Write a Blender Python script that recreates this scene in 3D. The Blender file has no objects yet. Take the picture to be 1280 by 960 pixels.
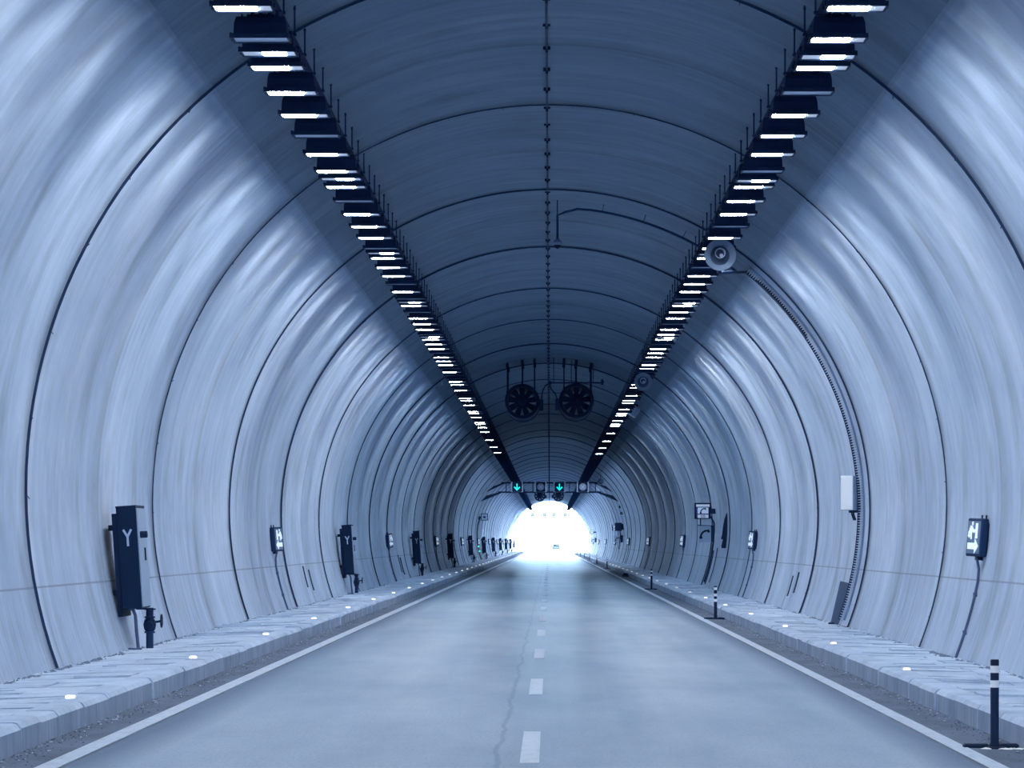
import bpy, math, random
from mathutils import Vector, Matrix
random.seed(7)
S = bpy.context.scene
COL = S.collection
PI = math.pi
R, CZ, EYE = 6.19, 2.38, 1.75          # tunnel bore radius, height of its axis, eye height
Y0, Y1 = -100.0, 535.0                    # near and far portals
FOOT, SEAM = -22.6, 50.1               # wall foot and shoulder seam, degrees from horizontal

# ------------------------------------------------------------------ materials
def mat(name, col, rough=.6, metal=0., spec=.5, emit=None, power=0.):
    m = bpy.data.materials.new(name); m.use_nodes = True
    b = m.node_tree.nodes['Principled BSDF']
    b.inputs['Base Color'].default_value = (*col, 1)
    b.inputs['Roughness'].default_value = rough
    b.inputs['Metallic'].default_value = metal
    b.inputs['Specular IOR Level'].default_value = spec
    if emit:
        b.inputs['Emission Color'].default_value = (*emit, 1)
        b.inputs['Emission Strength'].default_value = power
    return m

class NT:
    """small node helper"""
    def __init__(s, m):
        s.t = m.node_tree; s.n = s.t.nodes; s.b = s.n['Principled BSDF']
    def link(s, a, b): s.t.links.new(a, b)
    def noise(s, vec, scale, detail=5, rough=.55, sc=(1, 1, 1)):
        mp = s.n.new('ShaderNodeMapping'); mp.inputs['Scale'].default_value = sc
        s.link(vec, mp.inputs['Vector'])
        t = s.n.new('ShaderNodeTexNoise'); t.inputs['Scale'].default_value = scale
        t.inputs['Detail'].default_value = detail; t.inputs['Roughness'].default_value = rough
        s.link(mp.outputs[0], t.inputs['Vector'])
        return t.outputs['Fac']
    def ramp(s, fac, stops):
        r = s.n.new('ShaderNodeValToRGB'); e = r.color_ramp.elements
        e[0].position, e[0].color = stops[0][0], (*stops[0][1], 1)
        e[1].position, e[1].color = stops[-1][0], (*stops[-1][1], 1)
        for p, c in stops[1:-1]:
            q = e.new(p); q.color = (*c, 1)
        s.link(fac, r.inputs['Fac']); return r.outputs['Color']
    def math(s, op, a, b=None, clamp=False):
        q = s.n.new('ShaderNodeMath'); q.operation = op; q.use_clamp = clamp
        for i, v in enumerate((a, b)):
            if v is None: continue
            if isinstance(v, (int, float)): q.inputs[i].default_value = v
            else: s.link(v, q.inputs[i])
        return q.outputs[0]
    def mix(s, fac, a, b, kind='MIX'):
        q = s.n.new('ShaderNodeMix'); q.data_type = 'RGBA'; q.blend_type = kind
        if isinstance(fac, (int, float)): q.inputs[0].default_value = fac
        else: s.link(fac, q.inputs[0])
        for i, v in ((6, a), (7, b)):
            if isinstance(v, tuple): q.inputs[i].default_value = (*v, 1)
            else: s.link(v, q.inputs[i])
        return q.outputs[2]
    def remap(s, v, a, b, c=0., d=1.):
        q = s.n.new('ShaderNodeMapRange')
        s.link(v, q.inputs[0])
        for i, x in enumerate((a, b, c, d)): q.inputs[i + 1].default_value = x
        return q.outputs[0]
    def bump(s, h, strength, dist):
        q = s.n.new('ShaderNodeBump'); q.inputs['Strength'].default_value = strength
        q.inputs['Distance'].default_value = dist
        s.link(h, q.inputs['Height']); s.link(q.outputs[0], s.b.inputs['Normal'])
    def color(s, c): s.link(c, s.b.inputs['Base Color'])
    def uv(s):
        q = s.n.new('ShaderNodeTexCoord'); return q.outputs['UV']
    def obj(s):
        q = s.n.new('ShaderNodeTexCoord'); return q.outputs['Object']
    def sep(s, v):
        q = s.n.new('ShaderNodeSeparateXYZ'); s.link(v, q.inputs[0]); return q.outputs

def concrete(name, lo, mid, hi, seams=(), top_shade=None):
    m = mat(name, mid, .62, spec=.16); t = NT(m); uv = t.uv()
    big = t.noise(uv, 1., 6, .6, (.30, .10, 1))
    patch = t.noise(uv, 1., 8, .65, (.55, .35, 1))
    streak = t.noise(uv, 1., 7, .6, (2.6, .13, 1))
    fine = t.noise(uv, 1., 4, .6, (17., .45, 1))
    f = t.math('ADD', t.math('MULTIPLY', big, .32), t.math('MULTIPLY', streak, .30))
    f = t.math('ADD', f, t.math('MULTIPLY', patch, .38))
    c = t.ramp(f, [(.38, lo), (.5, mid), (.6, hi)])
    c = t.mix(t.remap(fine, .4, .7, .0, .26), c, lo)
    blot = t.noise(uv, 1., 9, .72, (1.1, .55, 1))
    c = t.mix(t.remap(blot, .48, .66, 0, .42), c, tuple(x * .82 for x in lo))
    # dark smears and drip marks
    smear = t.noise(uv, 1., 3, .5, (.85, .45, 1))
    c = t.mix(t.remap(smear, .56, .72, 0, .5), c, tuple(x * .6 for x in lo))
    spots = t.noise(uv, 1., 2, .5, (5., 1.3, 1))
    c = t.mix(t.remap(spots, .72, .78, 0, .5), c, tuple(x * .5 for x in lo))
    xs = t.sep(uv)
    drip = t.noise(uv, 1., 3, .5, (8., .5, 1))
    low = t.remap(xs[1], .25, 1.7, 1, 0)
    c = t.mix(t.math('MULTIPLY', t.remap(drip, .55, .72, 0, .7), low), c, tuple(x * .55 for x in lo))
    if top_shade:      # lamp cut-off shade on the upper wall, painted as a streaky darker blend
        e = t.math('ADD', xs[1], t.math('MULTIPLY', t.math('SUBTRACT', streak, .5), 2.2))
        c = t.mix(t.remap(e, 7.0, 8.1, 0, .85), c, top_shade)
    for v, w, k in seams:
        d = t.math('ABSOLUTE', t.math('SUBTRACT', xs[1], v))
        c = t.mix(t.remap(d, w * .5, w, k, 0), c, tuple(x * .45 for x in lo))
    ph = t.math('FRACT', t.math('DIVIDE', t.math('SUBTRACT', xs[0], 37.8), 12.))
    jb = t.remap(ph, .960, .994, 0, 1); jw = t.remap(t.noise(uv, 1., 3, .5, (.2, .9, 1)), .3, .65, .3, .9)  # joint stain, with the step's shading painted in on its near side
    c = t.mix(t.math('MULTIPLY', jb, jw), c, tuple(x * .35 for x in lo))
    j2 = t.math('MULTIPLY', t.remap(ph, .44, .50, 0, 1), t.remap(ph, .50, .515, 1, 0))
    c = t.mix(t.math('MULTIPLY', j2, t.math('MULTIPLY', jw, .55)), c, tuple(x * .4 for x in lo))
    t.color(c)
    wob = t.noise(uv, 1., 3, .5, (.9, .05, 1))
    h = t.math('ADD', t.math('MULTIPLY', wob, 5.), t.math('MULTIPLY', streak, 1.))
    h = t.math('ADD', h, t.math('MULTIPLY', fine, .25))
    t.bump(h, .55, .025)
    return m

WALL_LEN = math.radians(SEAM - FOOT) * R
M = {}
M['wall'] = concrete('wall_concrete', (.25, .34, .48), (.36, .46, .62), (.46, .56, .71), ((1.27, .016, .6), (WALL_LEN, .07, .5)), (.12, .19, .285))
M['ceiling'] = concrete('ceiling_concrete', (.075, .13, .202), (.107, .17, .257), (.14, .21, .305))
M['slab'] = mat('pavement_stone', (.45, .57, .74), .8); t = NT(M['slab'])
o = t.obj(); a = t.noise(o, 1., 6, .6, (2., 1., 2.)); b = t.noise(o, 30., 4)
c = t.ramp(a, [(.35, (.36, .47, .64)), (.65, (.52, .64, .80))])
c = t.mix(t.remap(b, .55, .75, 0, .5), c, (.22, .31, .46)); t.color(c); t.bump(b, .3, .01)
M['kerb'] = mat('kerb_stone', (.4, .52, .7), .8); t = NT(M['kerb'])
o = t.obj(); a = t.noise(o, 1., 5, .6, (1., 1.2, 1.)); b = t.noise(o, 1., 4, .6, (1, 11., .6)); g = t.noise(o, 40., 3)
c = t.ramp(a, [(.35, (.33, .44, .61)), (.65, (.47, .59, .76))])
c = t.mix(t.remap(b, .52, .72, 0, .55), c, (.20, .29, .44)); c = t.mix(t.remap(g, .6, .75, 0, .4), c, (.22, .3, .45))
t.color(c); t.bump(g, .3, .01)
M['road'] = mat('road_surface', (.3, .4, .56), .34, spec=.22); t = NT(M['road'])
o = t.obj(); xs = t.sep(o)
tr = t.noise(o, 1., 4, .5, (.9, .012, 1)); cross = t.noise(o, 1., 6, .65, (.10, .55, 1)); gr = t.noise(o, 1., 4, .7, (38., 14., 1))
bl = t.noise(o, 1., 6, .6, (.5, .12, 1))
f = t.math('ADD', t.math('MULTIPLY', tr, .4), t.math('MULTIPLY', bl, .6))
c = t.ramp(f, [(.36, (.235, .315, .425)), (.62, (.33, .415, .53))])
c = t.mix(t.remap(gr, .5, .75, 0, .5), c, (.13, .185, .28))
c = t.mix(t.remap(cross, .56, .72, 0, .06), c, (.15, .21, .31))
# worn-in darker band outside the wheel tracks, along both edge lines, and the bitumen joint in the middle
ed = t.math('ABSOLUTE', t.math('ADD', xs[0], .055))
c = t.mix(t.remap(t.math('ADD', ed, t.math('MULTIPLY', bl, .5)), 3.35, 3.75, 0, .65), c, (.085, .125, .205))
wav = t.math('ADD', t.math('ADD', xs[0], .42), t.math('MULTIPLY', t.math('SUBTRACT', t.noise(o, 1., 4, .6, (0, .35, 0)), .5), .25))
c = t.mix(t.remap(t.math('ABSOLUTE', wav), .012, .03, .22, 0), c, (.07, .11, .19))
t.color(c)
t.b.inputs['Specular IOR Level'].default_value = 0.; t.b.inputs['Roughness'].default_value = .9
# worn stone polished by tyres: only gleams at very flat angles
lw = t.n.new('ShaderNodeLayerWeight'); lw.inputs['Blend'].default_value = .5
gl = t.n.new('ShaderNodeBsdfGlossy'); gl.inputs['Color'].default_value = (.78, .88, 1., 1)
t.link(t.remap(cross, .35, .65, .23, .27), gl.inputs['Roughness'])
ms = t.n.new('ShaderNodeMixShader')
t.link(t.math('MULTIPLY', t.math('POWER', lw.outputs['Facing'], 40.), .36), ms.inputs[0])
t.link(t.b.outputs[0], ms.inputs[1]); t.link(gl.outputs[0], ms.inputs[2])
t.link(ms.outputs[0], t.n['Material Output'].inputs['Surface'])
t.bump(gr, .05, .004)
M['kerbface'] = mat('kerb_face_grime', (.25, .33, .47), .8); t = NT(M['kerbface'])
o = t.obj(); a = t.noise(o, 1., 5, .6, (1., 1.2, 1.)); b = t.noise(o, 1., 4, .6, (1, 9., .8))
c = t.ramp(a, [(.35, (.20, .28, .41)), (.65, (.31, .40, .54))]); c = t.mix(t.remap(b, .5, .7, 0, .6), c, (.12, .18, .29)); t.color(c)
M['shoulder'] = mat('shoulder_asphalt', (.10, .15, .25), .85); t = NT(M['shoulder'])
o = t.obj(); a = t.noise(o, 50., 4, .7); b = t.noise(o, 1., 5, .6, (2, .7, 1))
c = t.ramp(b, [(.35, (.05, .08, .14)), (.65, (.095, .14, .22))]); c = t.mix(t.remap(a, .55, .7, 0, .5), c, (.22, .3, .43)); t.color(c); t.bump(a, .5, .012)
M['paint'] = mat('road_paint', (.62, .74, .88), .55); t = NT(M['paint'])
o = t.obj(); a = t.noise(o, 1., 6, .7, (9, 3, 1)); c = t.ramp(a, [(.32, (.30, .39, .53)), (.55, (.42, .52, .66))]); t.color(c)
M['paint_worn'] = mat('worn_road_paint', (.32, .41, .55), .5)
M['dark'] = mat('dark_metal', (.012, .034, .095), .65, spec=.12)
M['black'] = mat('black_rubber', (.006, .018, .055), .65, spec=.12)
M['housing'] = mat('lamp_housing', (.008, .024, .07), .65, spec=.12)
M['seal'] = mat('joint_seal', (.018, .042, .10), .7, spec=.2)
M['door'] = mat('cabinet_door', (.22, .31, .46), .5); 
M['navy'] = mat('cabinet_paint', (.003, .016, .05), .65, spec=.12)
M['steel'] = mat('galvanised_steel', (.12, .19, .32), .5, .3)
M['pipe'] = mat('conduit_pipe', (.05, .09, .18), .5, .2)
M['white'] = mat('white_panel', (.86, .91, .97), .5)
M['pale'] = mat('pale_panel', (.36, .47, .64), .5)
M['signface'] = mat('sign_panel_grey', (.10, .16, .27), .4)
M['glyph'] = mat('sign_pictogram', (.7, .82, .95), .5, emit=(.75, .87, 1.), power=.45)
M['sosface'] = mat('sign_panel_pale', (.5, .62, .8), .5, emit=(.55, .68, .9), power=.28)
M['blue'] = mat('sign_blue_stripe', (.02, .02, .28), .5)
M['glow'] = mat('lamp_glow', (.9, .95, 1), .4, emit=(1., .985, .955), power=130.)
M['glowdim'] = mat('lamp_glow_weak', (.9, .95, 1), .4, emit=(.66, .85, 1.), power=112.)
M['fillexit'] = mat('added_glow_exit_zone', (.9, .95, 1), .4, emit=(.74, .89, 1.), power=230.)  # unseen glow added to far lamps to brighten the walls before the exit
M['fillportal'] = mat('added_glow_portal', (.9, .95, 1), .4, emit=(.80, .92, 1.), power=420.)  # stronger added glow, also unseen, for the lamps nearest the exit
M['lens'] = mat('lamp_glass', (.40, .52, .70), .15, emit=(.8, .9, 1), power=.22)
M['lensoff'] = mat('lamp_glass_unlit', (.42, .54, .72), .15)
M['led'] = mat('marker_lens', (.9, .95, 1), .3, emit=(1, .98, .97), power=2.2)
M['ledwarm'] = mat('marker_lens_warm', (.9, .85, .85), .3, emit=(1, .88, .84), power=1.8)
M['green'] = mat('green_light', (0, .4, .4), .4, emit=(.0, .85, .72), power=1.05)
M['greenled'] = mat('green_indicator', (0, .4, .35), .4, emit=(.15, 1., .75), power=1.1)
M['disc'] = mat('signal_disc', (.16, .21, .33), .4)
M['band'] = mat('reflective_band', (.92, .95, 1.), .3)
M['horn'] = mat('horn_paint', (.15, .22, .34), .5, spec=.2)
M['hornshade'] = mat('horn_throat_shade', (.02, .05, .12), .6)  # shade inside the bell, put into a darker throat colour
M['cover'] = mat('cover_sheet', (.055, .095, .18), .5)
M['dirt'] = mat('dirt', (.12, .17, .27), .9)
M['litter'] = mat('dry_leaves', (.40, .5, .66), .8)
M['ground'] = mat('pale_ground', (.75, .80, .86), .9)
M['car'] = mat('car_paint', (.0078, .0086, .0096), .8, spec=0.); M['carglass'] = mat('car_glass', (.0022, .0034, .0048), .8, spec=0.)
M['pale_steel'] = mat('pale_steel', (.5, .62, .8), .6); M['far_steel'] = mat('far_steel', (.0085, .0092, .0102), .8, spec=0.)
M['tyre'] = mat('tyre', (.0035, .0046, .0062), .9, spec=0.)

# ------------------------------------------------------------------ mesh helpers
class MB:
    def __init__(s): s.v, s.f, s.m, s.uvs, s.k = [], [], [], None, 0
    def add(s, vs, fs, k=None):
        o = len(s.v); s.v += [tuple(p) for p in vs]
        for f in fs: s.f.append(tuple(i + o for i in f)); s.m.append(s.k if k is None else k)
        return s
    def box(s, x0, x1, y0, y1, z0, z1, k=None, M4=None):
        vs = [Vector((x, y, z)) for z in (z0, z1) for y in (y0, y1) for x in (x0, x1)]
        if M4: vs = [M4 @ p for p in vs]
        return s.add(vs, [(0, 2, 3, 1), (4, 5, 7, 6), (0, 1, 5, 4), (2, 6, 7, 3), (0, 4, 6, 2), (1, 3, 7, 5)], k)
    def bevbox(s, x0, x1, y0, y1, z0, z1, b=.01, k=None, M4=None):
        """box with chamfered edges"""
        vs, idx = [], {}
        X, Y, Z = (x0, x1), (y0, y1), (z0, z1)
        for i in (0, 1):
            for j in (0, 1):
                for l in (0, 1):
                    sx, sy, sz = (1 - 2 * i), (1 - 2 * j), (1 - 2 * l)
                    for ax in range(3):
                        p = [X[i] + sx * b, Y[j] + sy * b, Z[l] + sz * b]
                        p[ax] = (X[i], Y[j], Z[l])[ax]
                        idx[(i, j, l, ax)] = len(vs); vs.append(Vector(p))
        fs = []
        for ax in range(3):
            u, w = [q for q in range(3) if q != ax]
            for e in (0, 1):
                q = []
                for (a, c) in ((0, 0), (1, 0), (1, 1), (0, 1)):
                    key = [0, 0, 0]; key[ax] = e; key[u] = a; key[w] = c
                    q.append(idx[(*key, ax)])
                fs.append(tuple(q if (e == 1) == (ax != 1) else q[::-1]))
        for ax in range(3):
            u, w = [q for q in range(3) if q != ax]
            for a in (0, 1):
                for c in (0, 1):
                    k0 = [0, 0, 0]; k0[ax] = 0; k0[u] = a; k0[w] = c
                    k1 = list(k0); k1[ax] = 1
                    fs.append((idx[(*k0, u)], idx[(*k1, u)], idx[(*k1, w)], idx[(*k0, w)]))
        for i in (0, 1):
            for j in (0, 1):
                for l in (0, 1): fs.append(tuple(idx[(i, j, l, ax)] for ax in range(3)))
        if M4: vs = [M4 @ p for p in vs]
        return s.add(vs, fs, k)
    def tube(s, path, r, n=8, k=None, cap=True):
        path = [Vector(p) for p in path]; rings = []
        rr = r if isinstance(r, (list, tuple)) else [r] * len(path)
        up = None
        for i, p in enumerate(path):
            d = (path[min(i + 1, len(path) - 1)] - path[max(i - 1, 0)]).normalized()
            if up is None:
                up = Vector((0, 0, 1)) if abs(d.z) < .9 else Vector((1, 0, 0))
            a = d.cross(up).normalized(); up = a.cross(d).normalized()
            rings.append([p + (a * math.cos(2 * PI * j / n) + up * math.sin(2 * PI * j / n)) * rr[i] for j in range(n)])
        vs = [q for g in rings for q in g]; fs = []
        for i in range(len(path) - 1):
            for j in range(n):
                fs.append((i * n + j, i * n + (j + 1) % n, (i + 1) * n + (j + 1) % n, (i + 1) * n + j))
        if cap: fs += [tuple(range(n))[::-1], tuple((len(path) - 1) * n + j for j in range(n))]
        return s.add(vs, fs, k)
    def lathe(s, prof, o, axis, n=24, k=None):
        """prof: (radius, along) pairs, revolved round axis through o"""
        d = Vector(axis).normalized(); o = Vector(o)
        up = Vector((0, 0, 1)) if abs(d.z) < .9 else Vector((1, 0, 0))
        a = d.cross(up).normalized(); b = a.cross(d)
        vs = [o + d * h + (a * math.cos(2 * PI * j / n) + b * math.sin(2 * PI * j / n)) * r for r, h in prof for j in range(n)]
        fs = []
        for i in range(len(prof) - 1):
            for j in range(n):
                fs.append((i * n + j, i * n + (j + 1) % n, (i + 1) * n + (j + 1) % n, (i + 1) * n + j))
        return s.add(vs, fs, k)
    def prism(s, poly, o, U, V, depth, k=None):
        """polygon in the U,V plane at o, extruded along U x V"""
        o, U, V = Vector(o), Vector(U), Vector(V); N = U.cross(V).normalized()
        a = [o + U * p[0] + V * p[1] for p in poly]; n = len(a)
        vs = a + [p + N * depth for p in a]
        fs = [tuple(range(n))[::-1], tuple(range(n, 2 * n))] + [(i, (i + 1) % n, n + (i + 1) % n, n + i) for i in range(n)]
        return s.add(vs, fs, k)
    def stroke(s, pts, w, o, U, V, depth=.004, k=None):
        """a flat pen stroke of width w along a polyline"""
        P = [Vector((p[0], p[1])) for p in pts]; L, Rr = [], []
        for i, p in enumerate(P):
            d0 = (P[i] - P[i - 1]).normalized() if i else (P[1] - P[0]).normalized()
            d1 = (P[i + 1] - P[i]).normalized() if i < len(P) - 1 else d0
            n0, n1 = Vector((-d0.y, d0.x)), Vector((-d1.y, d1.x)); m = (n0 + n1).normalized()
            h = w / 2 / max(.4, m.dot(n0))
            L.append(p + m * h); Rr.append(p - m * h)
        for i in range(len(P) - 1): s.prism([Rr[i], Rr[i + 1], L[i + 1], L[i]], o, U, V, depth, k)
        return s
    def build(s, name, mats, parent=None, smooth=False, loc=None, kind=None):
        me = bpy.data.meshes.new(name); me.from_pydata(s.v, [], s.f)
        if not isinstance(mats, (list, tuple)): mats = [mats]
        for q in mats: me.materials.append(M[q])
        me.polygons.foreach_set('material_index', s.m)
        if s.uvs:
            l = me.uv_layers.new(name='UVMap')
            for i, lp in enumerate(me.loops): l.data[i].uv = s.uvs[lp.vertex_index]
        me.update()
        if smooth:
            me.polygons.foreach_set('use_smooth', [True] * len(me.polygons))
            try: me.set_sharp_from_angle(angle=math.radians(40))
            except Exception: pass
        o = bpy.data.objects.new(name, me); COL.objects.link(o)
        if parent: o.parent = parent
        if loc: o.location = loc
        if kind: o['kind'] = kind
        return o

def tag(o, label, cat, group=None, kind=None):
    o['label'] = label; o['category'] = cat
    if group: o['group'] = group
    if kind: o['kind'] = kind
    return o
def empty(name, loc, label, cat, group=None, rot=(0, 0, 0)):
    o = bpy.data.objects.new(name, None); COL.objects.link(o); o.empty_display_size = .1
    o.location = loc; o.rotation_euler = rot
    return tag(o, label, cat, group)
def children(o): return [c for c in bpy.data.objects if c.parent == o]
def copy_tree(root, kids, loc, label, group=None):
    """kids: [(object, [its children])] of the source thing"""
    r = root.copy(); COL.objects.link(r); r.location = loc; r['label'] = label
    if group: r['group'] = group
    for ch, gr in kids:
        c = ch.copy(); COL.objects.link(c); c.parent = r
        for g in gr:
            d = g.copy(); COL.objects.link(d); d.parent = c
    return r
def kids_of(root): return [(c, children(c)) for c in children(root)]
ONES = ['', 'first', 'second', 'third', 'fourth', 'fifth', 'sixth', 'seventh', 'eighth', 'ninth', 'tenth', 'eleventh', 'twelfth',
        'thirteenth', 'fourteenth', 'fifteenth', 'sixteenth', 'seventeenth', 'eighteenth', 'nineteenth', 'twentieth']
def nth(n):
    if n < len(ONES): return ONES[n]
    return '%d%s' % (n, 'th' if 10 <= n % 100 <= 20 else {1: 'st', 2: 'nd', 3: 'rd'}.get(n % 10, 'th'))
def P(deg, y, r=R):
    """a point of the lining"""
    a = math.radians(deg); return Vector((r * math.cos(a), y, CZ + r * math.sin(a)))
def wall_x(zrel, r=R):
    """half width of the bore at a height relative to the eye"""
    d = zrel + EYE - CZ; return math.sqrt(r * r - d * d)
def road_z(x): return -.02 * x

# ------------------------------------------------------------------ the setting: lining
JOINTS = [37.8 + 12 * k for k in range(-11, 42)]
JOINTS = [y for y in JOINTS if Y0 < y < Y1 - 3]
def lining(name, a0, a1, m, v0, flip=False):
    b = MB(); b.uvs = []
    n = max(8, int((a1 - a0) / 1.6)); cuts = [Y0] + JOINTS + [Y1]
    rings = []
    for i in range(len(cuts) - 1):
        p, q = cuts[i], cuts[i + 1]
        for s in range(7):                       # each pour swells a little towards its far end, then steps in at the joint
            f = s / 6; rings.append((p + (q - p) * f, R - .010 + .020 * f + .012 * math.sin(f * PI * 3 + i * 1.7)))
    for y, r in rings:
        for j in range(n + 1):
            a = a0 + (a1 - a0) * j / n
            b.v.append(tuple(P(a, y, r)))
            b.uvs.append((y, v0 + math.radians((a1 - a) if flip else (a - a0)) * R))
    for i in range(len(rings) - 1):
        for j in range(n):
            q = (i * (n + 1) + j, i * (n + 1) + j + 1, (i + 1) * (n + 1) + j + 1, (i + 1) * (n + 1) + j)
            b.f.append(q); b.m.append(0)
    o = b.build(name, m, kind='structure'); o.data.polygons.foreach_set('use_smooth', [True] * len(o.data.polygons))
    o.data.set_sharp_from_angle(angle=math.radians(30))
    return o
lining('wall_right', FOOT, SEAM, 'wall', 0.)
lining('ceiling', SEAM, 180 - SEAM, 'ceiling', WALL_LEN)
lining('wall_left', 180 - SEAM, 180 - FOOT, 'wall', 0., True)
# black seal strip in every pour joint, with its little tie tabs
for i, y in enumerate(JOINTS):
    b = MB(); n = 90; w = .011 if y < 84 else .045
    near = y < 130
    for j in range(n):
        a, c = FOOT + (180 - 2 * FOOT) * j / n, FOOT + (180 - 2 * FOOT) * (j + 1) / n
        ra, rb = R - .020, R + .03
        pa = [P(a, y - w, ra), P(a, y + w, ra), P(c, y + w, ra), P(c, y - w, ra)]
        pb = [P(a, y - w, rb), P(a, y + w, rb), P(c, y + w, rb), P(c, y - w, rb)]
        b.add(pa + pb, [(0, 1, 2, 3), (0, 3, 7, 4), (1, 5, 6, 2)])
    if near:
        for j in range(22):
            a = FOOT + 6 + random.uniform(-1, 1) + j * 9.4; l = random.uniform(.08, .22)
            b.tube([P(a, y, R - .02), P(a + random.uniform(-.3, .3), y + l, R - .012)], .007, 4)
    b.build('trim_%d' % (i + 1), 'seal', kind='structure')
# portals: thick end rings of the lining
for k, (nm, y, s) in enumerate((('trim_portal', Y0, -1), ('trim_portal', Y1, 1))):
    b = MB(); n = 64; prof = [(R - .02, 0), (R - .02, s * .5), (R + .9, s * .5), (R + .9, 0)]
    for j in range(n):
        a, c = FOOT + (180 - 2 * FOOT) * j / n, FOOT + (180 - 2 * FOOT) * (j + 1) / n
        vs = [P(q, y + h, r) for q in (a, c) for r, h in prof]
        b.add(vs, [(0, 1, 5, 4), (1, 2, 6, 5), (2, 3, 7, 6)])
    b.build(nm, 'pale_steel' if s > 0 else 'kerb', kind='structure')

# ------------------------------------------------------------------ the setting: road, shoulders, kerbs, pavements
XE = 4.21
b = MB()
for (y0, y1) in ((Y0, 40), (40, 120), (120, Y1)):
    b.add([(-3.62, y0, road_z(-3.62)), (3.5, y0, road_z(3.5)), (3.5, y1, road_z(3.5)), (-3.62, y1, road_z(-3.62))], [(0, 1, 2, 3)])
b.build('road', 'road', kind='structure')
for nm, x0, x1 in (('road_shoulder', -4.25, -3.62), ('road_shoulder', 3.5, 4.25)):
    b = MB(); b.add([(x0, Y0, road_z(x0)), (x1, Y0, road_z(x1)), (x1, Y1, road_z(x1)), (x0, Y1, road_z(x0))], [(0, 1, 2, 3)])
    b.build(nm, 'shoulder', kind='structure')
for x, w in ((-3.74, .17), (3.63, .16)):
    b = MB(); y = 8.
    while y < Y1 - 2:
        h = .004
        b.box(x - w / 2, x + w / 2, y, y + 20.01, road_z(x) - .01, road_z(x) + h); y += 20
    b.build('edge_line', 'paint', kind='structure')
for k in range(0, 44):
    y = 25.3 + 11.45 * k; x = -.16; worn = k in (2, 4) or k > 5
    w = .155
    b = MB(); b.box(x - w / 2, x + w / 2, y, y + 4.2, road_z(x) - .01, road_z(x) + .004)
    b.build('lane_line', 'paint_worn' if worn else 'paint', kind='structure')
def kerb_and_pavement(side):
    sx = -1 if side == 'left' else 1
    base = .084 if sx < 0 else -.084
    top, wz = (.31, .265) if sx < 0 else (.155, .12)
    b = MB(); y = Y0
    while y < Y1:
        L = random.choice((1.0, 1.0, 1.5)); e = min(y + L - .012, Y1)
        dx, dz = random.uniform(-.012, .012), random.uniform(-.008, .008)
        f = XE + dx; t_ = top + dz
        prof = [(f, base - .06), (f + .006, t_ - .05), (f + .04, t_ - .008), (f + .07, t_), (XE + .29, t_), (XE + .29, base - .06)]
        n = len(prof)
        vs = [(sx * p[0], yy, p[1]) for yy in (y, e) for p in prof]
        fs = [(i, i + 1, n + i + 1, n + i) for i in range(n - 1)] + [tuple(range(n)), tuple(range(n, 2 * n))[::-1]]
        b.add(vs, fs); b.m[-len(fs)] = 1; y += L
    b.build('kerb_' + side, ['kerb', 'kerbface'], kind='structure')
    b = MB(); y = Y0; x0, x1 = XE + .30, 5.9
    while y < Y1:
        L = .5; xm = random.choice((x0 + .62, x0 + .8, None))
        for (p, q) in (((x0, xm), (xm + .012, x1)) if xm else ((x0, x1),)):
            z = [top - .012 + (wz - top) * (u - x0) / (x1 - x0) + random.uniform(-.011, .011) for u in (p, q)]
            tl = random.uniform(-.007, .007)
            if random.random() < .06: z = [v + .022 for v in z]
            vs = [(sx * u, yy, zz) for yy, d in ((y, -tl), (y + L - .014, tl)) for u, zz in ((p, z[0] + d), (q, z[1] + d))]
            lo = [(v[0], v[1], base - .05) for v in vs]
            b.add(vs + lo, [(0, 1, 3, 2), (0, 4, 5, 1), (1, 5, 7, 3), (3, 7, 6, 2), (2, 6, 4, 0)])
        y += L
    b.build('pavement_' + side, 'slab', kind='structure')
    # bed under the slabs so that the gaps read dark, not open
    b = MB(); b.box(*sorted((sx * (x0 - .02), sx * 6.05)), Y0, Y1, base - .08, wz - .06)
    b.build('pavement_bed_' + side, 'dirt', kind='structure')
kerb_and_pavement('left'); kerb_and_pavement('right')
# open ground outside both portals
b = MB(); b.add([(-400, Y1, -.14), (400, Y1, -.14), (400, 2600, -.14), (-400, 2600, -.14)], [(0, 1, 2, 3)])
b.build('ground', 'ground', kind='structure')
b = MB(); b.add([(-60, Y0 - 80, -.12), (60, Y0 - 80, -.12), (60, Y0, -.12), (-60, Y0, -.12)], [(0, 1, 2, 3)])
b.build('ground', 'shoulder', kind='structure')

# ------------------------------------------------------------------ dirt and litter
def lumps(name, spots, m, label, cat):
    b = MB()
    for (x, y, z, s, h) in spots:
        n = 5; a0 = random.uniform(0, 6)
        ring = [(x + s * random.uniform(.5, 1.1) * math.cos(a0 + i * 2 * PI / n), y + 1.6 * s * random.uniform(.5, 1.1) * math.sin(a0 + i * 2 * PI / n), z) for i in range(n)]
        b.add(ring + [(x, y, z + h)], [(i, (i + 1) % n, n) for i in range(n)])
    return tag(b.build(name, m), label, cat, kind='stuff')
sp = []
for sx, wz, k in ((-1, .262, 900), (1, .118, 900)):
    for _ in range(k):
        y = 25 + 90 * random.random() ** 1.6; z = wz; xw = wall_x(z - EYE)
        sp.append((sx * (xw - .02 - abs(random.gauss(0, .05))), y, z - .012, random.uniform(.015, .06), random.uniform(.012, .03)))
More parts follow.
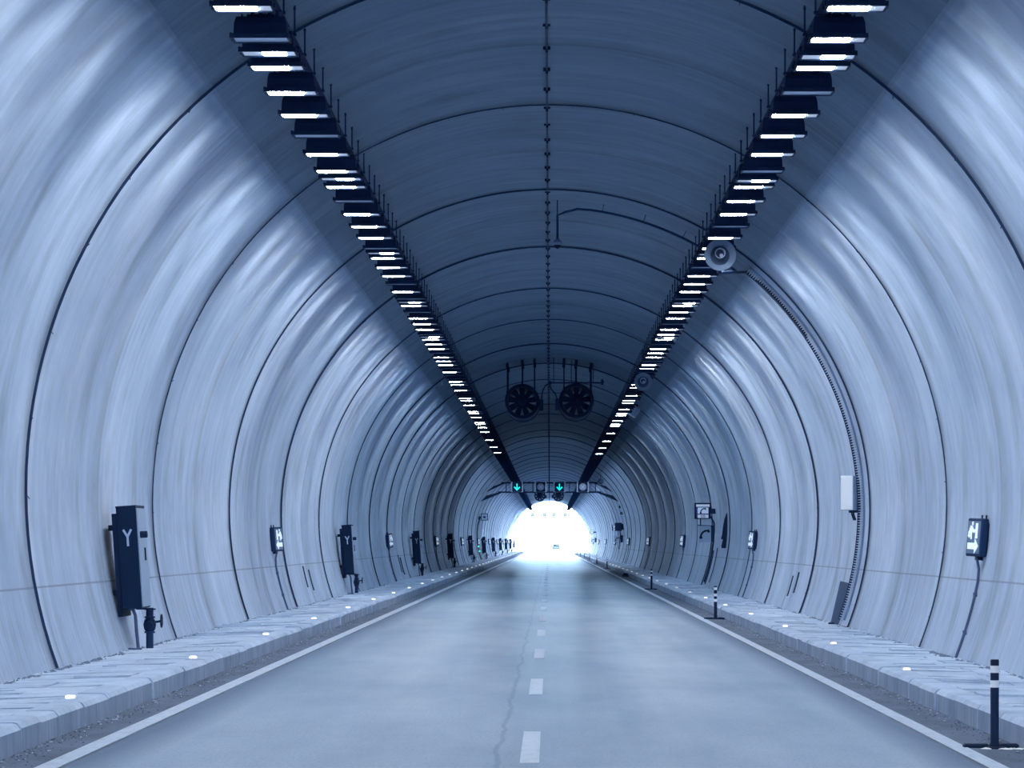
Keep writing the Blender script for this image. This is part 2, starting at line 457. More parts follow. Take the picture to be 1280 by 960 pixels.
    # swept grit piled against the wall
lumps('dirt', sp, 'dirt', 'dark grit and dirt swept against the foot of both walls', 'dirt')
sp = []
for sx in (-1, 1):
    for _ in range(170):
        y = 23 + 60 * random.random() ** 1.5; x = sx * (XE - .02 - abs(random.gauss(0, .09)))
        sp.append((x, y, road_z(x) - .002, random.uniform(.01, .03), random.uniform(.003, .010)))
lumps('litter', sp, 'litter', 'pale dry leaves and litter lying in the gutters beside the kerbs', 'litter')
sp = []
for sx in (-1, 1):
    for _ in range(900):
        y = 23 + 60 * random.random() ** 1.5; x = sx * (XE - .01 - abs(random.gauss(0, .13)))
        sp.append((x, y, road_z(x) - .002, random.uniform(.006, .024), random.uniform(.003, .012)))
lumps('gravel', sp, 'seal', 'dark gravel and soil lying along the gutters beside the kerbs', 'gravel')

# ------------------------------------------------------------------ lamps
HL = 5.3 + EYE; XL = 3.045; TRAY = HL + .47
def lamp_parts():
    p = {}
    b = MB()
    def ring(hx, hy, z, cx=0): return [(cx - hx, -hy, z), (cx + hx, -hy, z), (cx + hx, hy, z), (cx - hx, hy, z)]
    vs = ring(.278, .175, .045) + ring(.272, .17, .16) + ring(.255, .15, .225) + ring(.24, .13, .235)
    fs = [(4 * i + j, 4 * i + (j + 1) % 4, 4 * i + 4 + (j + 1) % 4, 4 * i + 4 + j) for i in range(3) for j in range(4)] + [(12, 13, 14, 15)]
    b.add(vs, fs)
    for j in range(7): b.box(-.2 + j * .06, -.19 + j * .06, -.14, .14, .23, .26)
    p['housing'] = b.build('housing', 'housing')
    b = MB()
    b.box(-.305, .305, -.195, -.176, .0, .05); b.box(-.305, .305, .176, .195, .0, .05)
    b.box(-.305, -.282, -.18, .18, .0, .05); b.box(.282, .305, -.18, .18, .0, .05)
    b.box(-.325, -.3, -.13, -.08, .012, .065); b.box(-.325, -.3, .08, .13, .012, .065)
    b.box(.3, .318, -.05, .05, .012, .05); b.box(-.05, .05, -.21, -.19, .03, .06)
    p['frame'] = b.build('frame', 'housing')
    b = MB(); b.box(-.283, .283, -.177, .177, .012, .02); p['glass'] = b.build('glass_pane', 'lens')
    b = MB(); b.box(-.283, .283, -.177, .177, .012, .02); p['glass_off'] = b.build('glass_pane', 'lensoff')
    def glow(x0, x1, m):
        b = MB(); n = 8
        poly = [(x0, -.15), (x1, -.15), (x1 + .012, -.1), (x1 + .012, .1), (x1, .15), (x0, .15), (x0 - .012, .1), (x0 - .012, -.1)]
        b.prism(poly, (0, 0, .030 if m in ('fillexit', 'fillportal') else .0055), (1, 0, 0), (0, 1, 0), .006); return b.build('reflector', m)
    p['on'] = glow(-.262, .125, 'glow'); p['on_far'] = glow(-.262, .125, 'glowdim')
    p['half'] = glow(-.06, .17, 'glowdim'); p['exit'] = glow(-.262, .125, 'fillexit'); p['portal'] = glow(-.262, .125, 'fillportal')
    b = MB(); b.box(-.305, .305, -.2, -.176, -.016, .05); b.box(-.305, -.282, -.2, .1, -.016, .05); b.box(.282, .305, -.2, .1, -.016, .05); p['added_glow_screen'] = b.build('added_glow_screen', 'housing')  # added lip that keeps the far lamps' added glow out of view
    b = MB()
    for x in (-.09, .09):
        b.box(x - .018, x + .018, -.05, .05, .235, .475); b.box(x - .05, x + .05, -.06, .06, .455, .472)
    b.box(-.14, .14, -.02, .02, .25, .275)
    p['bracket'] = b.build('bracket', 'dark')
    return p
LP = lamp_parts()
def merged(name, keys):
    """a far lamp: the same shapes in one mesh, too small to show its parts"""
    b = MB(); names = []
    for key in keys:
        me = LP[key].data; mn = me.materials[0].name
        if mn not in names: names.append(mn)
        b.add([v.co.copy() for v in me.vertices], [tuple(q.vertices) for q in me.polygons], names.index(mn))
    me = bpy.data.meshes.new(name); me.from_pydata(b.v, [], b.f)
    for q in names: me.materials.append(bpy.data.materials[q])
    me.polygons.foreach_set('material_index', b.m); return me
FAR = {'on': merged('tunnel_lamp', ('housing', 'frame', 'glass', 'on_far', 'bracket')),
       'half': merged('tunnel_lamp', ('housing', 'frame', 'glass', 'half', 'bracket')),
       'exit': merged('tunnel_lamp', ('housing', 'frame', 'added_glow_screen', 'exit', 'bracket')),
       'portal': merged('tunnel_lamp', ('housing', 'frame', 'added_glow_screen', 'portal', 'bracket')),
       'off': merged('tunnel_lamp', ('housing', 'frame', 'glass_off', 'bracket'))}
def spot(name, e, deg, tilt, sx, size, blend):
    d = bpy.data.lights.new(name, 'SPOT'); d.energy = e; d.color = (1., .985, .955)
    d.spot_size = math.radians(size); d.spot_blend = blend; d.shadow_soft_size = .12
    return d
BEAM = {}
E = 190.
for sx in (-1, 1):
    BEAM[sx, 'near'] = spot('beam', E, 0, 0, sx, 74, .8)
    BEAM[sx, 'far'] = spot('beam', E * .55, 0, 0, sx, 74, .8)
    BEAM[sx, 'half'] = spot('beam', E * .4, 0, 0, sx, 74, .8)
used = set()
def beam(root, sx, kind):
    o = bpy.data.objects.new('bulb', BEAM[sx, kind]); COL.objects.link(o); o.parent = root
    o.location = (sx * .1, 0, -.06)
    a = math.radians(41 + random.uniform(-3, 5)); d = Vector((sx * math.cos(a), random.uniform(-.16, .16), -math.sin(a)))
    o.rotation_euler = d.to_track_quat('-Z', 'Y').to_euler()
    return o
LIT_END, STRONG_END, EXIT_ZONE = 196., 93., 205.
def lamp_list(sx):
    L = []
    for k in range(-8, 252):
        y = 31.8 + 2.0 * k
        if y > Y1 - 6: break
        off = (k % 4 == 1 or k == 19) if sx < 0 else (k % 4 == 3)
        if STRONG_END < y < 150: off = k % 6 not in ((1, 2, 4) if sx < 0 else (0, 2, 3))
        elif 150 <= y < 205: off = k % 6 != (1 if sx < 0 else 2)
        elif 205 <= y < 290: off = k % 3 != 1
        L.append((y, 'exit' if y > EXIT_ZONE and not off else 'off' if off or y > LIT_END else 'on'))
    for k in range(-1, 42):
        y = 34.75 + 12 * k + (.25 if sx > 0 else 0)
        if y < Y1 - 6: L.append((y, 'half' if y < STRONG_END else 'off'))
    return sorted(L)
STATE = {'on': 'lit', 'half': 'dimly lit', 'off': 'unlit', 'exit': 'distant'}
rest = {}
for sx in (-1, 1):
    side = 'left' if sx < 0 else 'right'
    for n, (y, st) in enumerate(lamp_list(sx), -8):
        loc = (sx * XL, y, HL)
        if n > 141: rest.setdefault(sx, []).append((loc, st)); continue
        lab = '%s black rectangular tunnel lamp, %s down the %s ceiling row from the picture top' % (STATE[st], nth(n), side) if n > 0 else '%s black rectangular tunnel lamp overhead, %s row, %s before the picture begins' % (STATE[st], side, nth(1 - n))
        grp = 'tunnel lamps of the %s ceiling row' % side
        if n <= 60:
            root = empty('tunnel_lamp', loc, lab, 'lamp', grp)
            keys = {'on': ['housing', 'frame', 'glass', 'bracket', 'on' if y < STRONG_END else 'on_far'],
                    'half': ['housing', 'frame', 'glass', 'bracket', 'half'],
                    'off': ['housing', 'frame', 'glass_off', 'bracket']}[st]
            for q in keys:
                c = LP[q].copy(); COL.objects.link(c); c.parent = root
        else:
            root = bpy.data.objects.new('tunnel_lamp', FAR[st]); COL.objects.link(root); root.location = loc
            tag(root, lab, 'lamp', grp)
        if st == 'on': beam(root, sx, 'near' if y < STRONG_END else 'far')
        elif st == 'half': beam(root, sx, 'half')
for q in LP.values(): bpy.data.objects.remove(q)
for sx, locs in rest.items():
    b = MB(); order = ['lamp_housing', 'added_glow_exit_zone', 'added_glow_portal', 'dark_metal', 'lamp_glass_unlit']
    for l, st in locs:
        me = FAR['off' if st != 'exit' else 'portal' if l[1] > 370 else 'exit']
        b.add([v.co + Vector(l) for v in me.vertices], [tuple(q.vertices) for q in me.polygons])
        b.m[-len(me.polygons):] = [order.index(me.materials[q.material_index].name) for q in me.polygons]
    side = 'left' if sx < 0 else 'right'
    tag(b.build('tunnel_lamp', ['housing', 'fillexit', 'fillportal', 'dark', 'lensoff']),
        'far tail of the %s lamp row running to the bright exit' % side, 'lamp', 'tunnel lamps of the %s ceiling row' % side, 'stuff')
# cable trays the lamps hang from, with thin hanger rods
for sx in (-1, 1):
    side = 'left' if sx < 0 else 'right'
    root = empty('cable_tray', (sx * 3.06, 26, TRAY), 'long black cable tray carrying the %s row of ceiling lamps' % side, 'cable tray', 'cable trays under the ceiling')
    b = MB(); y0, y1 = 0., Y1 - 30
    b.box(-.125, -.117, y0, y1, 0, .06); b.box(.117, .125, y0, y1, 0, .06)
    b.box(-.12, -.03, y0, y1, 0, .004); b.box(.03, .12, y0, y1, 0, .004)
    y = 0.
    while y < y1: b.box(-.12, .12, y, y + .06, .001, .012); y += .5
    b.build('tray', 'housing', root)
    ys = [27.4 + 1.51 * k for k in range(0, 334)]
    def rod(b, y):
        xr = -sx * .155; zt = CZ + math.sqrt(R * R - (3.06 - .155) ** 2) - TRAY + .03
        b.tube([(xr, y - 26, .0), (xr, y - 26, zt)], .011, 5); b.box(*sorted((xr - sx * .02, xr + sx * .05)), y - 26.03, y - 25.97, .0, .03); b.box(xr - .014, xr + .014, y - 26.014, y - 25.986, zt - .06, zt - .03)
    for y in ys[:100]:
        b = MB(); rod(b, y); b.build('hanger_rod', 'dark', root)
    b = MB()
    for y in ys[100:]: rod(b, y)
    b.build('hanger_rod', 'dark', root, kind='stuff')
# crown cable with clips
root = empty('ceiling_cable', (-.04, 20, CZ + R - .03), 'thin dark cable clipped along the crown of the tunnel ceiling', 'cable')
b = MB(); b.tube([(0, 0, 0), (0, Y1 - 30, 0)], .014, 6); b.build('cable', 'seal', root)
def clip(b, y): b.box(-.05, .05, y, y + .03, -.015, .035); b.box(-.018, .018, y - .01, y + .04, -.05, .0)
for k in range(100):
    b = MB(); clip(b, 10 + 2.0 * k); b.build('clip', 'black', root)
b = MB()
for k in range(100, 245): clip(b, 10 + 2.0 * k)
b.build('clip', 'black', root, kind='stuff')

# ------------------------------------------------------------------ hydrant cabinets, left wall
YS = [44.2 + 48 * k for k in range(0, 11) if 44.2 + 48 * k < Y1 - 4]
def hydrant():
    root = empty('hydrant_cabinet', (-5.765, 44.2, .29), '', 'cabinet', 'fire hydrant cabinets along the left wall')
    T = Matrix.Translation((0, 0, .54)) @ Matrix.Rotation(math.radians(-3.7), 4, 'Y')
    b = MB(); b.bevbox(-.14, .135, 0, .95, 0, 1.42, .012, M4=T); b.bevbox(-.145, .138, -.004, .955, 1.40, 1.43, .006, M4=T)
    body = b.build('body', 'navy', root)
    b = MB(); U = T.to_3x3() @ Vector((1, 0, 0)); V = T.to_3x3() @ Vector((0, 0, 1)); o = T @ Vector((0, -.001, 1.0))
    b.stroke([(-.055, .10), (0, .0), (0, -.13)], .03, o, U, V, .004); b.stroke([(.055, .10), (0, .0)], .03, o, U, V, .004)
    g = b.build('letter', 'pale', body); g['label'] = 'pale letter Y'
    b = MB(); b.bevbox(.135, .15, .02, .93, .02, 1.39, .004, M4=T); d = b.build('door', 'door', root); d['label'] = 'lighter grey door'
    b = MB(); b.lathe([(0, .1), (.045, .1), (.05, .085), (.05, .0)], T @ Vector((.148, .22, 1.02)), U, 10); b.box(.148, .2, .17, .27, .99, 1.05, M4=T); b.build('lock', 'black', d)
    b = MB(); b.box(.15, .168, .55, .6, .66, .84, M4=T); b.build('handle', 'black', d)
    b = MB(); b.box(-.21, -.14, .05, .9, -.1, 1.33, M4=T); [b.box(-.27, -.2, yy, yy + .08, .2, .28, M4=T) for yy in (.12, .7)]; [b.box(-.30, -.2, yy, yy + .08, 1.1, 1.18, M4=T) for yy in (.3, .7)]
    b.build('back_plate', 'black', root)
    b = MB(); px, py = .165, .62
    b.tube([(px, py, -.06), (px, py, .545)], .052, 14); b.lathe([(.052, .0), (.075, .0), (.075, .025), (.052, .025)], (px, py, .19), (0, 0, 1), 14)
    b.lathe([(.052, .0), (.075, .0), (.075, .025), (.052, .025)], (px, py, .40), (0, 0, 1), 14); b.lathe([(.052, .0), (.085, .0), (.085, .02), (.052, .02)], (px, py, .515), (0, 0, 1), 14)
    b.box(-.02, .2, .56, .68, .52, .545)
    riser = b.build('riser_pipe', 'dark', root, True)
    b = MB(); b.lathe([(.05, -.1), (.078, -.06), (.09, 0), (.078, .06), (.05, .1)], (px, py, .305), (0, 0, 1), 14)
    b.lathe([(.0, -.115), (.055, -.115), (.06, -.1), (.06, -.06)], (px, py, .30), (0, 1, 0), 12)
    v = b.build('valve', 'black', root, True)
    b = MB(); b.tube([(px + .05, py, .34), (px + .17, py, .36)], .016, 8)
    ring = [(px + .165, py + .075 * math.cos(a * PI / 8), .36 + .085 * math.sin(a * PI / 8)) for a in range(17)]
    b.tube(ring, .013, 6)
    for a in range(3):
        c_, s_ = math.cos(a * PI / 3), math.sin(a * PI / 3)
        b.tube([(px + .165, py - .075 * c_, .36 - .085 * s_), (px + .165, py + .075 * c_, .36 + .085 * s_)], .009, 5)
    b.build('handwheel', 'black', v)
    b = MB(); b.tube([(-.06, .1, .55), (.0, .1, .53), (.03, .1, .45), (.05, .1, .2), (.075, .1, -.03)], .024, 8)
    b.box(-.08, .12, .04, .16, -.05, .0); b.build('drain_pipe', 'pipe', root, True)
    return root
hyd = hydrant(); hk = kids_of(hyd)
HL_LAB = ['dark cabinet marked Y on the left wall, nearest one, light side door and valve below']
for k, y in enumerate(YS):
    lab = HL_LAB[0] if k == 0 else 'dark cabinet marked Y on a valve pipe, %s along the left wall' % nth(k + 1)
    if k == 0: hyd['label'] = lab
    else: copy_tree(hyd, hk, (-5.765, y, .29), lab)

# ------------------------------------------------------------------ escape route signs
def exit_sign(sx):
    side = 'left' if sx < 0 else 'right'
    z0 = -.20; L, H, D = .52, .54, .10
    xw = wall_x(.05)
    y0 = 45.2 if sx > 0 else 70.8
    base = Vector((sx * 6.02, y0, 1.75 + z0))
    root = empty('exit_sign', base, '', 'sign', 'running man exit signs along the %s wall' % side)
    lean = math.radians(4.5)
    T = Matrix.Scale(sx, 4, (1, 0, 0)) @ Matrix.Rotation(lean, 4, 'Y') @ Matrix.Rotation(math.radians(15), 4, 'Z')
    # local frame for the right wall: face looks to -x, near end at -y; the far end swings out to the road
    b = MB(); b.bevbox(-.05, .05, -L / 2, L / 2, 0, H, .012, M4=T); case = b.build('case', 'dark', root)
    b = MB(); b.box(-.056, -.049, -L / 2 + .035, L / 2 - .035, .04, H - .04, M4=T); f = b.build('face', 'signface', root)
    U = (T.to_3x3() @ Vector((0, -1, 0))); V = (T.to_3x3() @ Vector((0, 0, 1)))
    dep = .006 if sx > 0 else -.006
    o = T @ Vector((-.057, 0, 0))
    b = MB()
    def st(pts, w): b.stroke(pts, w, o, U, V, dep)
    # door on the right, running figure on the left, arrow below
    st([(.10, .255), (.10, .47)], .075)
    st([(.085, .36), (-.03, .36)], .04)
    n = 10; b.prism([(-.055 + .028 * math.cos(i * 2 * PI / n), .465 + .03 * math.sin(i * 2 * PI / n)) for i in range(n)], o, U, V, dep)
    st([(-.085, .43), (-.10, .33)], .085); st([(-.06, .40), (-.0, .35), (.03, .37)], .035)
    st([(-.12, .41), (-.16, .34), (-.19, .33)], .032); st([(-.085, .33), (-.08, .24)], .04); st([(-.11, .33), (-.15, .28), (-.20, .30)], .035)
    b.prism([(-.19, .10), (.06, .10), (.06, .04), (.19, .145), (.06, .25), (.06, .19), (-.19, .19)], o, U, V, dep)
    b.build('pictogram', 'glyph', f)
    b = MB(); b.box(.05, .1, -.2, .2, .05, H - .06, M4=T); b.box(.06, .2, -.15, -.08, .2, .26, M4=T); b.box(.06, .2, .08, .15, .2, .26, M4=T); b.box(.03, .07, -.1, .1, -.05, .02, M4=T)
    for yy in (-.2, -.05): b.tube([T @ Vector((.03, yy, H)), T @ Vector((.03, yy, H + .05))], .014, 6)
    b.build('bracket', 'black', root)
    # conduit down the wall
    b = MB(); foot = (.265 if sx < 0 else .12); pts = []
    for i in range(9):
        z = (1.75 + z0) + (foot - (1.75 + z0)) * i / 8
        x = wall_x(z - EYE) - .03
        if i == 0: x = 6.03
        if i == 1: x = min(x, 6.06)
        pts.append((sx * x - base.x, -.02, z - base.z))
    b.tube(pts, .021, 7); 
    for i in (3, 6): b.tube([(pts[i][0], -.02, pts[i][2] - .03), (pts[i][0] - .001, -.02, pts[i][2] + .03)], .03, 7)
    b.build('conduit', 'pipe', root, True)
    return root
for sx, y0 in ((1, 45.2), (-1, 70.8)):
    src = exit_sign(sx); sk = kids_of(src); side = 'left' if sx < 0 else 'right'
    for k in range(11):
        y = y0 + 50 * k
        if y > Y1 - 8: break
        lab = 'box sign with running man and arrow, %s from the near end of the %s wall' % (nth(k + 1), side)
        if k == 0: src['label'] = lab
        else: copy_tree(src, sk, (src.location.x, y, src.location.z), lab)

# ------------------------------------------------------------------ flexible bollards, right shoulder
def bollard(n):
    z = road_z(3.95)
    root = empty('bollard', (3.95, 28.4, z), '', 'bollard', 'black flexible bollards along the right kerb')
    b = MB(); h = .79
    b.lathe([(0, h), (.034, h), (.038, h - .006), (.038, .05), (.052, .03), (.056, .0)], (0, 0, 0), (0, 0, 1), 20); b.build('post', 'black', root, True)
    for t0 in ((.055, .185) if n == 2 else (.03, .18, .31)):
        b = MB(); b.lathe([(.038, h - t0 - .063), (.0395, h - t0 - .062), (.0395, h - t0 - .001), (.038, h - t0)], (0, 0, 0), (0, 0, 1), 20)
        q = b.build('reflective_band', 'band', root, True); q['label'] = 'white band'
    b = MB(); b.bevbox(-.27, -.045, .0, .13, -.02, .04, .015); b.bevbox(.045, .22, .0, .13, -.02, .04, .015); b.lathe([(.1, -.01), (.1, .012), (.055, .02)], (0, 0, 0), (0, 0, 1), 16)
    b.build('base', 'black', root)
    return root
b2 = bollard(2); b2k = kids_of(b2); b3 = bollard(3); b3k = kids_of(b3)
b2['label'] = 'black bollard with two white bands, nearest one by the right kerb'
b3.location.y = 76.2; b3['label'] = 'black bollard with three white bands, second along the right kerb'
n = 2
for k in range(2, 12):
    y = 28.4 + 47.8 * k
    if k == 3 or y > Y1 - 5: continue
    n += 1
    copy_tree(b2, b2k, (3.95, y, b2.location.z), 'black bollard with two white bands, %s along the right kerb' % nth(n))
b = MB(); b.lathe([(0, .2), (.1, .18), (.16, .1), (.17, .03), (.2, .0)], (4.05, 171., road_z(4.05)), (0, 0, 1), 16)
tag(b.build('bollard_stump', 'black', None, True), 'black rounded bollard stump lying by the right kerb', 'bollard')
# pale grout where the nearest bollard is bolted down
b = MB()
for i in range(9):
    x, y, s = 3.95 + random.uniform(-.2, .28), 28.36 + random.uniform(-.12, .0), random.uniform(.03, .07)
    b.add([(x + s * math.cos(a * 1.05) * random.uniform(.7, 1.2), y + s * math.sin(a * 1.05) * random.uniform(.7, 1.2), road_z(x) + .002) for a in range(6)] + [(x, y, road_z(x) + .014)], [(j, (j + 1) % 6, 6) for j in range(6)])
tag(b.build('grout', 'band'), 'pale crumbling grout around the foot of the nearest bollard', 'grout', kind='stuff')

# ------------------------------------------------------------------ marker studs on both kerbs
def stud(sx, y, m):
    z, x = (.31, -4.43) if sx < 0 else (.155, 4.46)
    root = empty('marker_stud', (x, y, z), '', 'road stud', 'lit marker studs along the %s kerb' % ('left' if sx < 0 else 'right'))
    b = MB(); b.bevbox(-.05, .05, -.05, .05, -.004, .022, .008); b.build('body', 'white', root)
    b = MB(); b.bevbox(-.042, .042, -.056, -.044, .002, .024, .003); b.box(-.036, .036, -.045, .045, .02, .025); b.build('lens', m, root)
    return root
for sx, ya, dy, m in ((-1, 29.6, 10.2, 'led'), (1, 29.7, 10.3, 'ledwarm')):
    src = stud(sx, ya, m); sk = kids_of(src); side = 'left' if sx < 0 else 'right'
    for k in range(50):
        y = ya + dy * k
        if y > Y1 - 3: break
        lab = 'small bright marker stud, %s from the near end of the %s kerb' % (nth(k + 1), side)
        if k == 0: src['label'] = lab
        else: copy_tree(src, sk, (src.location.x, y, src.location.z), lab)

# ------------------------------------------------------------------ weep slots in the walls
def slots(sx, y, z0, z1, label, gap=1.55, grp='dark upright slots low on the walls'):
    for i in range(2):
        b = MB(); yy = y + gap * i; w = .10; pts = []
        n = 5; vs = []
        for j in range(n + 1):
            z = z0 + (z1 - z0) * j / n - .1 * i * sx * sx
            x = wall_x(z)
            vs += [(sx * (x + .03), yy, z + EYE), (sx * (x - .03), yy, z + EYE), (sx * (x - .03), yy + .22, z + EYE), (sx * (x + .03), yy + .22, z + EYE)]
        fs = [(4 * j + a, 4 * j + (a + 1) % 4, 4 * j + 4 + (a + 1) % 4, 4 * j + 4 + a) for j in range(n) for a in range(4)] + [(0, 1, 2, 3), (4 * n, 4 * n + 1, 4 * n + 2, 4 * n + 3)]
        b.add(vs, fs)
        tag(b.build('drain_strip', 'seal'), label % ('nearer' if i == 0 else 'farther'), 'drain strip', grp)
slots(-1, 78.4, -1.1, -.58, '%s of two dark upright strips between first and second left cabinets')
slots(1, 77.2, -1.22, -.72, '%s of two dark upright strips between right sign and right bollard shadow'.replace('right sign and right bollard shadow', 'the ladder tray and second right-wall sign'))
slots(1, 116.5, -1.45, -.2, '%s of two long dark upright strips beneath the telephone signs', 2.6)
slots(-1, 128, -1.2, -.5, '%s of two dark upright strips between second left sign and third cabinet')

# ------------------------------------------------------------------ ring of services at the near loudspeaker (right wall)
YR = 63.6
root = empty('cable_ladder', (5.7, YR, .12), 'narrow ladder tray climbing the right wall from pavement to loudspeaker arm', 'cable tray')
def arcs(b, a0, a1, y0, y1, r0, r1, n=40):
    for j in range(n):
        a, c = a0 + (a1 - a0) * j / n, a0 + (a1 - a0) * (j + 1) / n
        vs = [P(q, y, r) - root.location for q in (a, c) for y, r in ((y0, r0), (y1, r0), (y1, r1), (y0, r1))]
        b.add(vs, [(0, 1, 5, 4), (1, 2, 6, 5), (2, 3, 7, 6), (3, 0, 4, 7)])
b = MB(); A0, A1 = -20.5, 50.5
arcs(b, A0, A1, YR - .03, YR, R - .075, R - .02); b.build('rail', 'dark', root)
b = MB(); arcs(b, A0, A1, YR - 1.02, YR - .99, R - .06, R - .02); b.build('rail', 'steel', root)
b = MB()
for j in range(150):
    a = A0 + (A1 - A0) * (j + .5) / 150
    arcs(b, a - .07, a + .07, YR - 1.0, YR, R - .06, R - .035, 1)
b.build('rungs', 'pale', root)
b = MB(); arcs(b, 34, 48, YR - .35, YR - .1, R - .08, R - .03, 12); b.build('cable_bundle', 'black', root)
# sheet cover leaning at its foot
root = empty('cover_plate', (5.70, YR + .2, .12), 'dark metal cover sheet standing against the right wall beside the ladder tray', 'cover')
b = MB(); T = Matrix.Rotation(math.radians(13), 4, 'Y')
b.bevbox(-.1, .08, 0, .05, 0, .86, .008, M4=T); b.build('sheet', 'cover', root)
b = MB(); b.box(-.14, -.02, -.02, .06, .0, .03); b.build('foot', 'black', root)
# pale control box on the wall
root = empty('control_box', (5.90, YR - .02, 1.75 + .64), 'white rectangular control box mounted beside the ladder tray on the right wall', 'control box', None, (0, 0, math.radians(-38)))
b = MB(); b.bevbox(-.155, .155, .0, .16, 0, .69, .012); b.build('case', 'pale', root)
b = MB(); b.bevbox(-.125, .15, -.02, .0, .01, .68, .006); b.build('door', 'white', root)
b = MB(); b.box(-.05, .2, .16, .2, -.05, .64); b.build('back_plate', 'black', root)
b = MB(); 
for x in (.06, .1): b.tube([(x, .1, .02), (x, .1, -.08), (x + .05, .1, -.2)], .016, 6)
b.build('cable_gland', 'black', root)

def horn(loc, label, rr, arm=None):
    x, y, z = loc
    root = empty('horn_loudspeaker', loc, label, 'loudspeaker', 'horn loudspeakers under the right lamp row')
    b = MB(); k = rr / .28
    prof = [(.28, 0), (.285, .012), (.27, .03), (.2, .1), (.14, .2), (.1, .32)]
    b.lathe([(q * k, h) for q, h in prof], (0, 0, 0), (0, 1, 0), 40)
    b.lathe([(q * k - .006, h + .004) for q, h in [(.28, 0), (.25, .035), (.19, .10), (.13, .2), (.095, .30)]], (0, 0, 0), (0, 1, 0), 40)
    b.build('bell', 'horn', root, True)
    b = MB(); b.lathe([(.0, .22), (.12 * k, .19), (.165 * k, .125), (.172 * k, .118)], (0, 0, 0), (0, 1, 0), 24); b.build('throat', 'hornshade', root, True)
    b = MB(); b.lathe([(.085 * k, .04), (.095 * k, .02), (.095 * k, .0), (.085 * k, -.01), (.078 * k, .02), (.078 * k, .2)], (0, 0, .035), (0, 1, 0), 24)
    b.lathe([(0, .0), (.03, .01), (.035, .05)], (.02, .03, .0), (0, 1, 0), 12); b.build('reflex_cone', 'pale', root, True)
    b = MB(); b.lathe([(0, .5), (.08, .5), (.1, .47), (.1, .3)], (0, 0, 0), (0, 1, 0), 20); b.build('driver', 'dark', root, True)
    b = MB()
    if arm:
        q = Vector(arm) - Vector(loc); b.tube([(0, .38, -.08), (.02, .4, -.28), q], .028, 8)
    else:
        b.tube([(0, .4, .08), (0, .4, CZ + math.sqrt(R * R - x * x) - z)], .02, 8)
    b.build('arm', 'dark', root, True)
e = P(50.5, YR, R - .05)
horn((3.04, 57.0, 1.75 + 5.12), 'grey horn loudspeaker hanging under the right lamp row, nearest one', .28, e)
horn((2.93, 100.2, 1.75 + 5.03), 'grey horn loudspeaker under the right lamp row, second and smaller in view', .28)
horn((4.02, 252., 1.75 + 4.78), 'pale horn loudspeaker above the right end of the signal gantry', .28)
# arc conduit on the ceiling with a hanging sensor
root = empty('ceiling_sensor', (.155, YR, 1.75 + 5.93), 'small sensor hanging from a thin pipe bent along the ceiling before the crown', 'sensor')
pts = [(.155, YR, 1.75 + 5.98), (.155, YR, 1.75 + 6.5), (.3, YR, 1.75 + 6.56), (.55, YR, 1.75 + 6.625)] + [tuple(P(a, YR, R - .16 + .0 * a)) for a in range(82, 50, -2)]
b = MB(); b.tube([Vector(p) - root.location for p in pts], .024, 7); b.build('conduit', 'dark', root, True)
b = MB()
for a in (80, 72, 64, 56):
    b.tube([P(a, YR, R - .16) - root.location, P(a, YR, R + .02) - root.location], .006, 5)
b.tube([Vector((.155, YR, 1.75 + 6.5)) - root.location, Vector((.155, YR, 1.75 + 6.8)) - root.location], .012, 5)
b.build('support', 'dark', root)
b = MB(); b.lathe([(0, .1), (.04, .1), (.1, .03), (.1, .0), (.085, -.02), (.0, -.02)], (0, 0, 0), (0, 0, 1), 16); b.build('cap', 'steel', root, True)
b = MB(); b.lathe([(.07, -.02), (.06, -.07), (.0, -.1)], (0, 0, 0), (0, 0, 1), 12); b.build('detector', 'black', root, True)
# pale box on the shoulder of the vault
root = empty('junction_box', P(54.5, 131.5, R - .28), 'pale square box hung on the right shoulder of the vault past the loudspeakers', 'junction box', None, (0, math.radians(34), 0))
b = MB(); b.bevbox(-.24, .24, 0, .2, -.2, .2, .015); b.build('case', 'pale', root)
b = MB(); b.box(-.2, .2, -.012, .0, -.26, -.225); b.box(-.24, .24, .0, .18, -.23, -.2); b.build('light_strip', 'white', root)
b = MB(); b.box(-.08, .08, .05, .15, .2, .42); b.build('bracket', 'dark', root)
# loose seal hanging from a joint
b = MB(); n = 10; y = 111.
prof = [(1.02, .02), (.8, .10), (.55, .15), (.3, .17), (.12, .2), (.1, .13), (-.1, .16), (-.2, .15)]
vs = []
for z, w in prof:
    x = wall_x(z) - .02; vs += [(x, y, z + EYE), (x - w, y, z + EYE), (x - w, y + .12, z + EYE), (x, y + .12, z + EYE)]
fs = [(4 * j + a, 4 * j + (a + 1) % 4, 4 * j + 4 + (a + 1) % 4, 4 * j + 4 + a) for j in range(len(prof) - 1) for a in range(4)] + [(0, 1, 2, 3), tuple(4 * (len(prof) - 1) + a for a in range(4))]
b.add(vs, fs); tag(b.build('loose_seal', 'black'), 'loose dark strip of joint seal hanging on the right wall near the telephone sign', 'seal')

